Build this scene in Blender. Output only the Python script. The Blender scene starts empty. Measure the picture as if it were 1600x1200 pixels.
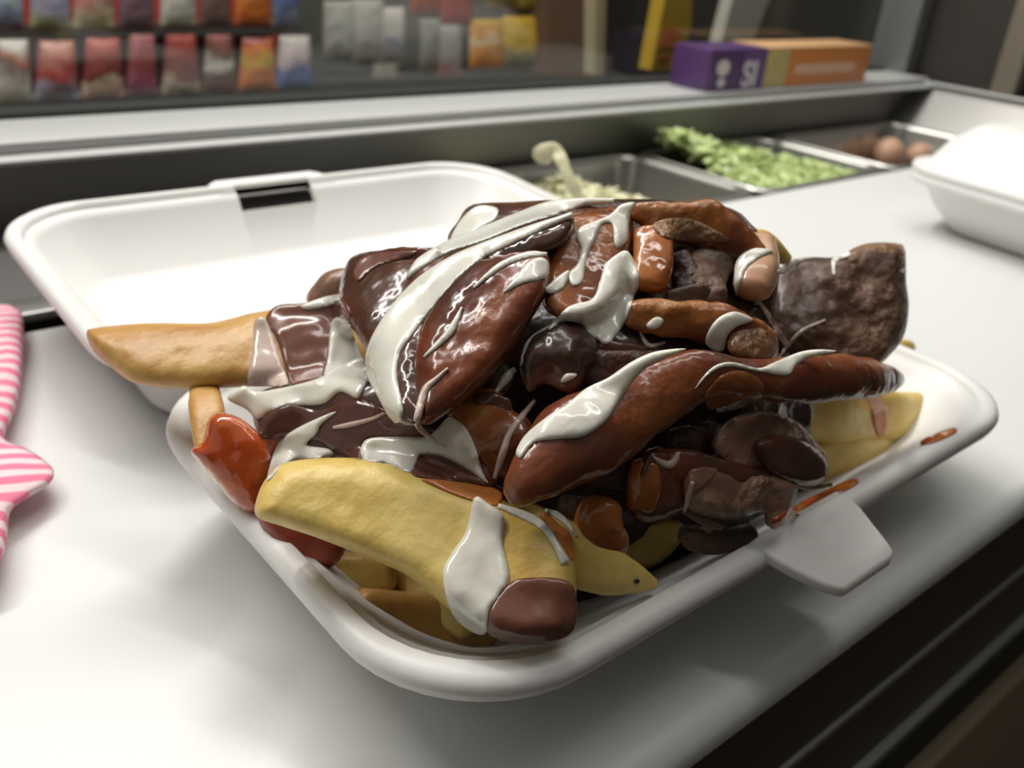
import bpy, bmesh, math, random
import numpy as np
from mathutils import Vector, Matrix, noise
from mathutils.geometry import delaunay_2d_cdt
from mathutils.bvhtree import BVHTree

random.seed(7)
SC = bpy.context.scene
COL = SC.collection

# ------------------------------------------------------------------ camera
U = 0.125                      # metres per layout unit
HB = 1.27                      # camera height over the board, in units
ZB = 0.92                      # board top in metres
ZC = ZB + HB*U
FPX = 1415.91
RM = np.array([[0.76698406, 0.23599509, -0.59669236],
               [-0.63687835, 0.39336604, -0.66306042],
               [0.0782395, 0.88857722, 0.45200565]])
cd = bpy.data.cameras.new('camera'); cam = bpy.data.objects.new('camera', cd); COL.objects.link(cam)
cam.matrix_world = Matrix([[*RM[0], 0], [*RM[1], 0], [*RM[2], ZC], [0, 0, 0, 1]])
cd.sensor_width = 36; cd.lens = FPX/1600*36
cd.clip_start = 0.01; cd.clip_end = 30
cd.dof.use_dof = True; cd.dof.focus_distance = 1.42*U; cd.dof.aperture_fstop = 18
SC.camera = cam

# ------------------------------------------------------------------ light
SC.view_settings.view_transform = 'Standard'; SC.view_settings.look = 'None'
SC.view_settings.exposure = 0.05; SC.view_settings.gamma = 1
w = bpy.data.worlds.new('world'); SC.world = w; w.use_nodes = True
w.node_tree.nodes['Background'].inputs[0].default_value = (0.80, 0.80, 0.76, 1)
w.node_tree.nodes['Background'].inputs[1].default_value = 0.44


def area(name, loc, target, sx, sy, power, col=(1, 0.97, 0.92)):
    l = bpy.data.lights.new(name, 'AREA'); l.shape = 'RECTANGLE'; l.size = sx; l.size_y = sy
    l.energy = power; l.color = col
    o = bpy.data.objects.new(name, l); COL.objects.link(o); o.location = loc
    o.rotation_euler = (Vector(target)-Vector(loc)).to_track_quat('-Z', 'Y').to_euler()
    return o


TGT = (1.5*U, 1.4*U, ZB)
area('tube_light', (0.02, 0.78, ZB+1.0), (1.5*U, 1.2*U, ZB), 1.1, 0.07, 11.8)
area('tube_light', (0.35, 0.25, ZB+1.35), TGT, 1.2, 0.06, 5.0)
area('case_light', (0.75, 0.60, ZB+0.72), (0.6, 0.35, ZB), 0.9, 0.05, 1.0, (0.93, 1.0, 0.95))
area('added_brace_light', (1.0, 0.68, ZB+1.1), (1.2, 1.15, ZB+.2), 0.6, 0.1, 2.5, (1, 0.95, 0.9))  # added fill lamp, brightens the slanted brace beyond the glass
area('shop_light', (0.4, 0.75, ZB+0.9), (0.5, 1.3, ZB+0.0), 1.2, 0.1, 3.8, (1, 0.93, 0.88))

# ------------------------------------------------------------------ pixel helpers (1600x1200 frame, layout units)


def ray(px, py):
    return RM @ (np.array([px-800.0, 600.0-py, -FPX])/FPX)


def P(x, y, h):                # layout units, h = distance below the camera
    return Vector((x*U, y*U, ZC-h*U))


def T(px, py, t):
    r = ray(px, py)*t
    return Vector((r[0]*U, r[1]*U, ZC+r[2]*U))


def on_h(px, py, h):
    r = ray(px, py); return T(px, py, -h/r[2])


def on_y(px, py, y):
    r = ray(px, py); return T(px, py, y/r[1])


def on_x(px, py, x):
    r = ray(px, py); return T(px, py, x/r[0])


HC = np.array([1.46, 1.30, -1.12]); HR = np.array([0.88, 0.60, 0.66])


def heap_t(px, py):
    """depth of the smooth heap the food is laid on"""
    r = ray(px, py); a = r/HR; b = -HC/HR
    A = a@a; B = a@b; Cc = b@b-1
    D = B*B-A*Cc
    t = -B/A
    if D > 0: t -= math.sqrt(D)/A
    return t


# ------------------------------------------------------------------ object helpers


def tag(o, label=None, cat=None, group=None, kind=None):
    if label: o['label'] = label
    if cat: o['category'] = cat
    if group: o['group'] = group
    if kind: o['kind'] = kind
    return o


def empty(name, loc, label=None, cat=None, group=None):
    o = bpy.data.objects.new(name, None); COL.objects.link(o); o.location = loc; o.empty_display_size = 0.01
    return tag(o, label, cat, group)


def worldloc(o):
    l = Vector(o.location)
    return l + worldloc(o.parent) if o.parent else l


FOOD = []                      # (verts, faces, object) in world space, for laying sauce on


def mk(name, verts, faces, mat, parent=None, smooth=True, food=False, origin=None, mats=None, fm=None):
    vs = [Vector(v) for v in verts]
    if origin is None:
        lo = Vector([min(v[i] for v in vs) for i in range(3)]); hi = Vector([max(v[i] for v in vs) for i in range(3)])
        origin = Vector(((lo.x+hi.x)/2, (lo.y+hi.y)/2, lo.z))
    me = bpy.data.meshes.new(name)
    me.from_pydata([tuple(v-origin) for v in vs], [], [tuple(f) for f in faces])
    bm = bmesh.new(); bm.from_mesh(me); bmesh.ops.recalc_face_normals(bm, faces=bm.faces); bm.to_mesh(me); bm.free()
    for m_ in (mats or [mat]): me.materials.append(m_)
    if fm:
        for i, p in enumerate(me.polygons): p.material_index = fm[i]
    me.polygons.foreach_set('use_smooth', [smooth]*len(me.polygons))
    o = bpy.data.objects.new(name, me); COL.objects.link(o)
    if parent:
        o.parent = parent; o.location = origin-worldloc(parent)
    else:
        o.location = origin
    if food: FOOD.append((vs, [tuple(f) for f in faces], o))
    return o


def box(name, a, b, mat, parent=None, bev=0.0, smooth=False, seg=3):
    bm = bmesh.new(); bmesh.ops.create_cube(bm, size=1)
    a = Vector(a); b = Vector(b)
    lo = Vector([min(a[i], b[i]) for i in range(3)]); hi = Vector([max(a[i], b[i]) for i in range(3)])
    for v in bm.verts: v.co = Vector([lo[i]+(v.co[i]+.5)*(hi[i]-lo[i]) for i in range(3)])
    if bev: bmesh.ops.bevel(bm, geom=bm.edges[:], offset=bev, segments=seg, affect='EDGES', profile=.5)
    vs = [v.co.copy() for v in bm.verts]; bm.verts.index_update(); fs = [[v.index for v in f.verts] for f in bm.faces]; bm.free()
    return mk(name, vs, fs, mat, parent, smooth=bool(bev) or smooth)


def prism(name, pts, off, mat, parent=None):
    """polygon of world points extruded by the vector off"""
    n = len(pts); vs = [Vector(p) for p in pts]+[Vector(p)+Vector(off) for p in pts]
    fs = [list(range(n)), list(range(2*n-1, n-1, -1))]+[[i, (i+1) % n, n+(i+1) % n, n+i] for i in range(n)]
    return mk(name, vs, fs, mat, parent, smooth=False)


def loft(loops, close_start=True, close_end=True):
    n = len(loops[0]); vs = [v for l in loops for v in l]; fs = []
    for k in range(len(loops)-1):
        for i in range(n):
            j = (i+1) % n
            fs.append([k*n+i, k*n+j, (k+1)*n+j, (k+1)*n+i])
    if close_start: fs.append(list(range(n))[::-1])
    if close_end: fs.append([(len(loops)-1)*n+i for i in range(n)])
    return vs, fs


def rrect(x0, x1, y0, y1, r, n=10, e=2.0):
    pts = []
    for cx, cy, a0 in ((x1-r, y1-r, 0), (x0+r, y1-r, 90), (x0+r, y0+r, 180), (x1-r, y0+r, 270)):
        for k in range(n+1):
            a = math.radians(a0+90*k/n)
            pts.append((cx+r*math.cos(a), cy+r*math.sin(a)))
    return pts


def catmull(pts, m):
    P_ = np.array(pts, float); n = len(P_)
    if n == 2:
        return [P_[0]+(P_[1]-P_[0])*k/m for k in range(m+1)]
    ext = np.vstack([2*P_[0]-P_[1], P_, 2*P_[-1]-P_[-2]]); out = []
    seg = np.linalg.norm(np.diff(P_[:, :2], axis=0), axis=1); tot = seg.sum()
    for i in range(n-1):
        k_ = max(2, int(round(m*seg[i]/tot)))
        for s in range(k_):
            t = s/k_; p0, p1, p2, p3 = ext[i:i+4]
            out.append(.5*((2*p1)+(-p0+p2)*t+(2*p0-5*p1+4*p2-p3)*t*t+(-p0+3*p1-3*p2+p3)*t**3))
    out.append(P_[-1]); return out


# ------------------------------------------------------------------ food shapes


def strip(name, path, mat, thick=0.7, n=2.3, roll=0, cap=(1.0, 1.0), amp=0.0, freq=90, fine=0.0, parent=None, food=True,
          base=None, m=46, ns=28, taper_pow=.5):
    """tapered solid along a path of (px, py, half width px, lift px).
       base: 'heap' depth or explicit depth (5th value of each path point)"""
    pp = catmull(path, m)
    C_ = []; H_ = []
    for q in pp:
        t = (q[4] if len(q) > 4 else heap_t(q[0], q[1]))
        t = t*(1-q[3]/FPX)
        C_.append(T(q[0], q[1], t)); H_.append(max(q[2], .5)*t*U/FPX)
    # soften the path in depth
    camp = Vector((0, 0, ZC))
    L = [0]
    for i in range(1, len(C_)): L.append(L[-1]+(C_[i]-C_[i-1]).length)
    tot = L[-1]; loops = []
    for i, c in enumerate(C_):
        a = C_[max(i-1, 0)]; b = C_[min(i+1, len(C_)-1)]
        tg = (b-a).normalized(); v = (camp-c).normalized()
        S = tg.cross(v).normalized(); N = S.cross(tg).normalized()
        if roll:
            Rr = Matrix.Rotation(math.radians(roll), 3, tg); S = Rr@S; N = Rr@N
        hw = H_[i]; sc = 1
        for side, cl in ((L[i], cap[0]), (tot-L[i], cap[1])):
            if cl > 0:
                cl_ = cl*hw
                if side < cl_: sc = min(sc, max(0.04, (1-(1-side/cl_)**2)**taper_pow))
        lp = []
        for k in range(ns):
            th = 2*math.pi*k/ns; cc = math.cos(th); ss = math.sin(th)
            x = math.copysign(abs(cc)**(2/n), cc); y = math.copysign(abs(ss)**(2/n), ss)
            d = S*x*hw*sc+N*y*hw*sc*thick
            p = c+d
            if amp or fine:
                f = noise.fractal(p*freq, 1.0, 2.0, 3)*amp*hw
                if fine: f += noise.noise(p*freq*6)*fine*hw
                p = p+d.normalized()*f*min(1, sc*1.2)
            lp.append(p)
        loops.append(lp)
    vs, fs = loft(loops)
    return mk(name, vs, fs, mat, parent, food=food)


def smooth_poly(out, m=6):
    P_ = [np.array(p, float) for p in out]; n = len(P_); res = []
    for i in range(n):
        p0, p1, p2, p3 = P_[i-1], P_[i], P_[(i+1) % n], P_[(i+2) % n]
        k_ = max(1, int(np.linalg.norm(p2-p1)/m))
        for s in range(k_):
            t = s/k_
            res.append(.5*((2*p1)+(-p0+p2)*t+(2*p0-5*p1+4*p2-p3)*t*t+(-p0+3*p1-3*p2+p3)*t**3))
    return res


def fill(out, step):
    """triangulate an outline; returns points, triangles, distance to outline, boundary count"""
    bd = smooth_poly(out, step)
    B = np.array(bd)[:, :2]
    lo = B.min(0); hi = B.max(0); pts = [tuple(b) for b in B]; nb = len(B)
    B2 = np.roll(B, -1, 0); E = B2-B; EL = (E**2).sum(1)+1e-9

    def dist(p):
        t = np.clip(((p-B)*E).sum(1)/EL, 0, 1); q = B+E*t[:, None]
        return math.sqrt(((q-p)**2).sum(1).min())

    def inside(p):
        c = ((B[:, 1] > p[1]) != (B2[:, 1] > p[1])) & (p[0] < (B2[:, 0]-B[:, 0])*(p[1]-B[:, 1])/(B2[:, 1]-B[:, 1]+1e-12)+B[:, 0])
        return c.sum() % 2 == 1
    j = 0; y = lo[1]+step*.5
    while y < hi[1]:
        x = lo[0]+(step*.5 if j % 2 else 0)
        while x < hi[0]:
            p = np.array([x, y])
            if inside(p) and dist(p) > step*.45: pts.append((x, y))
            x += step
        y += step*.87; j += 1
    r = delaunay_2d_cdt([Vector(p) for p in pts], [], [list(range(nb))], 1, 1e-4)
    vs = [np.array(v) for v in r[0]]; tris = [list(f) for f in r[2]]
    D = [dist(v) for v in vs]
    # boundary edges from topology
    cnt = {}
    for f in tris:
        for a, b in zip(f, f[1:]+f[:1]): cnt[frozenset((a, b))] = cnt.get(frozenset((a, b)), 0)+1
    bverts = set(); bedges = []
    for f in tris:
        for a, b in zip(f, f[1:]+f[:1]):
            if cnt[frozenset((a, b))] == 1: bverts |= {a, b}; bedges.append((a, b))
    for i in bverts: D[i] = 0
    return vs, tris, D, bverts, bedges


def blob(name, out, mat, T_=30, w=40, lift=0, back=None, step=6, amp=0.25, freq=80, fine=0.0, parent=None, base=None, p=2.0, tilt=(0, 0)):
    """a solid lump: outline (px, py) given real thickness T_ (px at its own distance)"""
    vs, tris, D, bv, be = fill(out, step)
    c = np.mean([v for v in vs], 0)
    if base is None:
        # smooth plane fit of heap depth over the outline
        A = np.array([[1, *(v-c)] for v in vs]); hb = np.array([heap_t(*v) for v in vs])
        co = np.linalg.lstsq(A, hb, rcond=None)[0]
        ft = lambda v: co[0]+co[1]*(v[0]-c[0])+co[2]*(v[1]-c[1])
    else:
        ft = base if callable(base) else (lambda v: base+tilt[0]*(v[0]-c[0])+tilt[1]*(v[1]-c[1]))
    n = len(vs); W = []; idxb = {}
    back = T_ if back is None else back
    for v, d in zip(vs, D):
        t0 = ft(v)*(1-lift/FPX); q = 1-min(d/w, 1); pr = (1-q**p)**(1/p)
        t = t0*(1-T_*pr/FPX); pt = T(v[0], v[1], t)
        f = (noise.fractal(pt*freq, 1.0, 2.0, 3)*amp + noise.noise(pt*freq*6)*fine)*T_*min(1, pr*1.1)
        W.append(T(v[0], v[1], t*(1-f/FPX)))
    faces = list(tris)
    for i, (v, d) in enumerate(zip(vs, D)):
        if i in bv: idxb[i] = i; continue
        t0 = ft(v)*(1-lift/FPX); q = 1-min(d/w, 1); pr = (1-q**p)**(1/p)
        idxb[i] = len(W); W.append(T(v[0], v[1], t0*(1+back*pr/FPX)))
    for f in tris:
        g = [idxb[i] for i in f][::-1]
        if not all(i in bv for i in f): faces.append(g)
    return mk(name, W, faces, mat, parent, food=True)


BV = {}


def build_bvh():
    vs = []; fs = []; ow = []
    for v, f, o in FOOD:
        b = len(vs); vs += v; fs += [tuple(i+b for i in x) for x in f]; ow += [o]*len(f)
    BV['t'] = BVHTree.FromPolygons(vs, fs); BV['o'] = ow


def hit_t(px, py):
    r = ray(px, py); d = Vector(r); ln = d.length
    h = BV['t'].ray_cast(Vector((0, 0, ZC)), d/ln)
    if h[0] is None: return None, None
    return h[3]/(ln*U), BV['o'][h[2]]


def drape(name, out, mat, th=4, w=9, step=4, sm=8, embed=3, parent='auto', amp=0.15, food=False, maxjump=35, label=None, cat=None, group=None):
    """a pool of sauce lying on whatever is under it, with its own thickness"""
    vs, tris, D, bv, be = fill(out, step)
    n = len(vs); t0 = []; cnt = {}
    for v in vs:
        t, o = hit_t(v[0], v[1]); t0.append(t)
        if o: cnt[o.name] = cnt.get(o.name, 0)+1
    ok = [t for t in t0 if t is not None]
    if not ok: print('DRAPE MISS', name, out[0]); return None
    med = float(np.median(ok))
    nb = [set() for _ in range(n)]
    for f in tris:
        for a in f: nb[a] |= set(f)-{a}
    lim = med*(1+maxjump/FPX)
    t1 = [min(t, lim) if t is not None else None for t in t0]
    for _ in range(30):
        if all(t is not None for t in t1): break
        t1 = [t if t is not None else (lambda q: sum(q)/len(q) if q else None)([t1[j] for j in nb[i] if t1[j] is not None]) for i, t in enumerate(t1)]
    t1 = np.array([t if t is not None else med for t in t1]); ts = t1.copy()
    for _ in range(sm):
        av = np.array([np.mean([ts[j] for j in nb[i]]+[ts[i]]) for i in range(n)])
        ts = np.minimum(av, t1)
    for _ in range(2):
        ts = np.array([np.mean([ts[j] for j in nb[i]]+[ts[i]]) for i in range(n)])
    ts = np.minimum(ts, t1)
    W = []
    for v, d, t in zip(vs, D, ts):
        q = 1-min(d/w, 1); pr = math.sqrt(max(0, 1-q*q))
        pt = T(v[0], v[1], t)
        k = 1+amp*noise.noise(pt*260)*2
        W.append(T(v[0], v[1], t*(1-(1.4+th*pr*k)/FPX)))
    for v, d, t in zip(vs, D, ts): W.append(T(v[0], v[1], t*(1+embed/FPX)))
    fs = list(tris)+[[i+n for i in f][::-1] for f in tris]+[[b, a, a+n, b+n] for a, b in be]
    par = None
    if parent == 'auto':
        par = bpy.data.objects.get(max(cnt, key=cnt.get))
        if par and par.parent: par = par.parent
    elif parent: par = parent
    o = mk(name, W, fs, mat, par, food=food)
    if label: tag(o, label, cat if not par else None, group if not par else None)
    return o


def ribbon(path, m=30):
    """variable-width line -> outline"""
    pp = catmull(path, m); L = []; R = []
    for i, q in enumerate(pp):
        a = pp[max(i-1, 0)]; b = pp[min(i+1, len(pp)-1)]
        tg = (b-a)[:2]; tg = tg/(np.linalg.norm(tg)+1e-9); nrm = np.array([-tg[1], tg[0]])
        hw = max(q[2], .8)
        L.append(q[:2]+nrm*hw); R.append(q[:2]-nrm*hw)
    return [tuple(p) for p in L]+[tuple(p) for p in R[::-1]]


# ------------------------------------------------------------------ materials


def nodes(name):
    m = bpy.data.materials.new(name); m.use_nodes = True; nt = m.node_tree; return m, nt, nt.nodes['Principled BSDF']


def plain(name, col, rough=0.5, metal=0.0, bump=0.0, bscale=200, sss=0.0, coat=0.0, spec=0.5, var=0.0, vscale=20, emis=None):
    m, nt, b = nodes(name)
    b.inputs['Base Color'].default_value = (*col, 1); b.inputs['Roughness'].default_value = rough; b.inputs['Metallic'].default_value = metal
    b.inputs['Specular IOR Level'].default_value = spec
    if sss:
        b.inputs['Subsurface Weight'].default_value = sss; b.inputs['Subsurface Radius'].default_value = (1, .7, .4); b.inputs['Subsurface Scale'].default_value = .003
    if coat: b.inputs['Coat Weight'].default_value = coat; b.inputs['Coat Roughness'].default_value = .08
    tc = nt.nodes.new('ShaderNodeTexCoord')
    if var:
        nz = nt.nodes.new('ShaderNodeTexNoise'); nz.inputs['Scale'].default_value = vscale; nz.inputs['Detail'].default_value = 4
        nt.links.new(tc.outputs['Object'], nz.inputs['Vector'])
        mx = nt.nodes.new('ShaderNodeMix'); mx.data_type = 'RGBA'
        mx.inputs[6].default_value = (*[c*(1-var) for c in col], 1); mx.inputs[7].default_value = (*[min(1, c*(1+var)) for c in col], 1)
        nt.links.new(nz.outputs['Fac'], mx.inputs[0]); nt.links.new(mx.outputs[2], b.inputs['Base Color'])
    if bump:
        nz = nt.nodes.new('ShaderNodeTexNoise'); nz.inputs['Scale'].default_value = bscale; nz.inputs['Detail'].default_value = 3
        nt.links.new(tc.outputs['Object'], nz.inputs['Vector'])
        bp = nt.nodes.new('ShaderNodeBump'); bp.inputs['Strength'].default_value = bump; bp.inputs['Distance'].default_value = .001
        nt.links.new(nz.outputs['Fac'], bp.inputs['Height']); nt.links.new(bp.outputs['Normal'], b.inputs['Normal'])
    return m


def ramp(nt, fac, stops):
    r = nt.nodes.new('ShaderNodeValToRGB')
    while len(r.color_ramp.elements) < len(stops): r.color_ramp.elements.new(.5)
    for e, (p, c) in zip(r.color_ramp.elements, stops): e.position = p; e.color = (*c, 1) if len(c) == 3 else c
    nt.links.new(fac, r.inputs[0]); return r.outputs[0]


def meat_mat(name, stops, scale=45, rough=(.12, .35), grain=0.25, gscale=600, lump=.35, seed=0, coat=.3):
    m, nt, b = nodes(name)
    tc = nt.nodes.new('ShaderNodeTexCoord'); mp = nt.nodes.new('ShaderNodeMapping'); mp.inputs['Location'].default_value = (seed, seed*.7, 0)
    nt.links.new(tc.outputs['Object'], mp.inputs[0])
    nz = nt.nodes.new('ShaderNodeTexNoise'); nz.inputs['Scale'].default_value = scale; nz.inputs['Detail'].default_value = 3; nz.inputs['Distortion'].default_value = .6
    nt.links.new(mp.outputs[0], nz.inputs['Vector'])
    nt.links.new(ramp(nt, nz.outputs['Fac'], stops), b.inputs['Base Color'])
    mr = nt.nodes.new('ShaderNodeMapRange'); mr.inputs[1].default_value = .4; mr.inputs[2].default_value = .65; mr.inputs[3].default_value = rough[0]; mr.inputs[4].default_value = rough[1]
    nt.links.new(nz.outputs['Fac'], mr.inputs[0]); nt.links.new(mr.outputs[0], b.inputs['Roughness'])
    n1 = nt.nodes.new('ShaderNodeTexNoise'); n1.inputs['Scale'].default_value = 150; n1.inputs['Detail'].default_value = 2
    n2 = nt.nodes.new('ShaderNodeTexNoise'); n2.inputs['Scale'].default_value = gscale; n2.inputs['Detail'].default_value = 4
    for n_ in (n1, n2): nt.links.new(mp.outputs[0], n_.inputs['Vector'])
    g = nt.nodes.new('ShaderNodeMath'); g.operation = 'MULTIPLY_ADD'
    # grain only where the sauce is thin
    gm = nt.nodes.new('ShaderNodeMapRange'); gm.inputs[1].default_value = .5; gm.inputs[2].default_value = .62; gm.inputs[3].default_value = grain*.06; gm.inputs[4].default_value = grain
    nt.links.new(nz.outputs['Fac'], gm.inputs[0])
    nt.links.new(n2.outputs['Fac'], g.inputs[0]); nt.links.new(gm.outputs[0], g.inputs[1])
    l = nt.nodes.new('ShaderNodeMath'); l.operation = 'MULTIPLY'; l.inputs[1].default_value = lump
    nt.links.new(n1.outputs['Fac'], l.inputs[0]); nt.links.new(l.outputs[0], g.inputs[2])
    bp = nt.nodes.new('ShaderNodeBump'); bp.inputs['Strength'].default_value = 1; bp.inputs['Distance'].default_value = .0022
    nt.links.new(g.outputs[0], bp.inputs['Height']); nt.links.new(bp.outputs['Normal'], b.inputs['Normal'])
    b.inputs['Coat Weight'].default_value = coat; b.inputs['Coat Roughness'].default_value = .06; b.inputs['Coat IOR'].default_value = 1.4; b.inputs['Specular IOR Level'].default_value = .38
    nt.links.new(bp.outputs['Normal'], b.inputs['Coat Normal'])
    return m


BBQ = (.048, .025, .018); BBQ2 = (.090, .038, .024); RED = (.19, .042, .016); TAN = (.25, .13, .06); DK = (.034, .022, .015); ORG = (.42, .15, .035)
M_bbq = meat_mat('barbecue_glazed_meat', [(.30, BBQ), (.5, BBQ2), (.62, (.14, .032, .012)), (.8, RED)], grain=.12, seed=1)
M_bbq_red = meat_mat('red_glazed_meat', [(.30, BBQ), (.40, BBQ2), (.49, (.14, .036, .017)), (.60, (.22, .06, .02)), (.75, (.34, .12, .03))], grain=.10, seed=3, scale=30)
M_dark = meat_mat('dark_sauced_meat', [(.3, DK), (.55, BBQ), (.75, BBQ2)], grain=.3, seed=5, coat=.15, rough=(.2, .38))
M_brown = meat_mat('brown_sauced_meat', [(.3, BBQ), (.48, (.11, .042, .018)), (.65, TAN), (.8, (.36, .19, .09))], grain=.5, seed=8, coat=.3)
M_crust = meat_mat('crusty_meat', [(.30, (.13, .066, .042)), (.45, (.24, .13, .085)), (.65, (.40, .24, .16))], grain=1.3, gscale=420, rough=(.25, .4), seed=2, coat=.12)
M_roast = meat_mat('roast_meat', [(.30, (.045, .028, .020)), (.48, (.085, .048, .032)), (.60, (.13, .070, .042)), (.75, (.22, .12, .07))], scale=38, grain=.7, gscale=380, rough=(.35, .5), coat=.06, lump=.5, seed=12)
M_orange = meat_mat('orange_sauced_fry', [(.25, (.12, .035, .01)), (.45, (.30, .09, .02)), (.6, ORG), (.8, (.55, .28, .06))], grain=.12, seed=6)
M_mixd = meat_mat('dark_amber_meat', [(.3, DK), (.46, BBQ), (.56, (.12, .04, .018)), (.72, (.30, .09, .02))], grain=.3, seed=15, scale=40, coat=.2, rough=(.2, .35))
M_mix = meat_mat('amber_sauced_meat', [(.25, BBQ), (.42, (.13, .035, .012)), (.58, (.30, .10, .025)), (.8, (.40, .20, .05))], grain=.2, seed=9)


def fry_mat(name, c1, c2, c3, seed=0, rough=.42):
    m, nt, b = nodes(name)
    tc = nt.nodes.new('ShaderNodeTexCoord'); mp = nt.nodes.new('ShaderNodeMapping'); mp.inputs['Location'].default_value = (seed, 0, seed)
    nt.links.new(tc.outputs['Object'], mp.inputs[0])
    nz = nt.nodes.new('ShaderNodeTexNoise'); nz.inputs['Scale'].default_value = 60; nz.inputs['Detail'].default_value = 5
    nt.links.new(mp.outputs[0], nz.inputs['Vector'])
    nt.links.new(ramp(nt, nz.outputs['Fac'], [(.3, c1), (.5, c2), (.72, c3)]), b.inputs['Base Color'])
    b.inputs['Roughness'].default_value = rough
    b.inputs['Subsurface Weight'].default_value = .25; b.inputs['Subsurface Radius'].default_value = (1, .6, .2); b.inputs['Subsurface Scale'].default_value = .004
    n2 = nt.nodes.new('ShaderNodeTexNoise'); n2.inputs['Scale'].default_value = 250; n2.inputs['Detail'].default_value = 4
    nt.links.new(mp.outputs[0], n2.inputs['Vector'])
    bp = nt.nodes.new('ShaderNodeBump'); bp.inputs['Strength'].default_value = .4; bp.inputs['Distance'].default_value = .0012
    nt.links.new(n2.outputs['Fac'], bp.inputs['Height']); nt.links.new(bp.outputs['Normal'], b.inputs['Normal'])
    return m


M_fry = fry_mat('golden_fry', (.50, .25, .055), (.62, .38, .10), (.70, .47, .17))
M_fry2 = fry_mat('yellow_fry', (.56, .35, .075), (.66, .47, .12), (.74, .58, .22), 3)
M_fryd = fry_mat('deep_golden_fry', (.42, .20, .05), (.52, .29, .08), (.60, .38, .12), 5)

M_white = plain('garlic_sauce', (.72, .69, .60), .22, sss=.2, coat=.4, bump=.12, bscale=220)
M_pinkw = plain('thin_garlic_sauce', (.55, .42, .36), .2, coat=.5, bump=.12, bscale=220)
M_bbqs = plain('barbecue_sauce', (.085, .032, .022), .18, coat=.2, spec=.4, bump=.15, bscale=180, var=.3, vscale=60)
M_bbql = plain('barbecue_sauce_light', (.15, .058, .038), .2, coat=.2, spec=.4, bump=.12, bscale=160, var=.2, vscale=60)
M_chil = meat_mat('chilli_sauce', [(.3, (.30, .03, .008)), (.48, (.45, .075, .015)), (.62, (.60, .19, .03)), (.8, (.66, .30, .06))], scale=50, rough=(.08, .15), grain=.03, lump=.25, seed=4, coat=.8)
M_orgs = plain('orange_sauce', (.50, .17, .04), .2, coat=.5, bump=.15, bscale=160, var=.3, vscale=80)
M_speck = plain('pepper', (.02, .015, .01), .6)
M_foam = plain('white_foam', (.77, .76, .74), .42, sss=.15, bump=.05, bscale=900)
M_board = plain('white_board', (.72, .725, .71), .38, bump=.04, bscale=500, var=.015, vscale=6)
M_steel = plain('brushed_steel', (.42, .41, .39), .34, metal=.9, var=.12, vscale=9)
M_steeld = plain('dull_steel', (.24, .235, .22), .45, metal=.75, var=.15, vscale=7)
M_ledge = plain('satin_aluminium', (.50, .50, .49), .55, metal=.25, var=.08, vscale=5)
M_black = plain('black_rubber', (.018, .018, .017), .6)
M_cab = plain('dark_cabinet', (.055, .050, .042), .4, metal=.3)
M_wall = plain('dark_panel', (.075, .070, .058), .7, var=.3, vscale=3)
M_brownp = plain('brown_panel', (.15, .085, .05), .6)
M_floor = plain('brown_floor', (.10, .075, .045), .6, var=.3, vscale=8)

# ================================================================== SETTING
# counter frame, rail and front
cnt = empty('prep_counter', P(2, 2, 2), 'steel prep counter under the white board, with dark front and raised rear ledge', 'counter')
XL, XR = -3.0, 8.0
box('counter_front', P(XL, .66, 1.395), P(9.2, 3.1, 1.72), M_cab, cnt)
box('edge_rail', P(XL, .645, 1.72), P(9.2, .80, 1.745), M_steeld, cnt, bev=.001)
box('drawer_face', P(XL, .66, 1.745), P(9.2, 3.0, 2.06), M_cab, cnt)
box('edge_rail', P(XL, .63, 2.05), P(9.2, .80, 2.085), M_steeld, cnt, bev=.001)
box('recess', P(XL, .70, 2.085), P(9.2, 3.0, 2.52), M_black, cnt)
box('cabinet_door', P(XL, .64, 2.53), P(9.2, 3.0, 6.6), plain('brown_door', (.24, .18, .12), .45, metal=.2), cnt, bev=.001)
box('kick_plate', P(XL, .80, 6.6), P(9.2, 3.0, ZC/U), M_black, cnt)
# well walls
box('frame_strip', P(XL, 2.99, 1.32), P(8.0, 3.03, 1.72), M_steel, cnt)
box('rear_wall', P(XL, 4.20, 1.02), P(8.6, 4.26, 1.9), M_steeld, cnt)
box('ledge_step', P(XL, 4.02, 1.0), P(8.45, 4.26, 1.022), M_ledge, cnt, bev=.001)
box('ledge_top', P(XL, 4.12, .95), P(8.45, 4.56, 1.0), M_ledge, cnt, bev=.0015)
box('gasket', P(XL, 4.56, .93), P(8.6, 4.72, .99), M_black, cnt)
prism('side_wall', [P(8.42, 2.0, .99), P(8.42, 4.75, .99), P(8.0, 4.3, 1.33), P(8.0, 2.0, 1.33)], (.004, 0, -.003), M_steel, cnt)
box('side_ledge', P(8.42, 1.5, .985), P(8.60, 4.8, 1.0), M_steeld, cnt, bev=.001)
box('side_edge', P(8.36, 1.5, .975), P(8.43, 4.75, 1.0), M_ledge, cnt, bev=.002)
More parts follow.
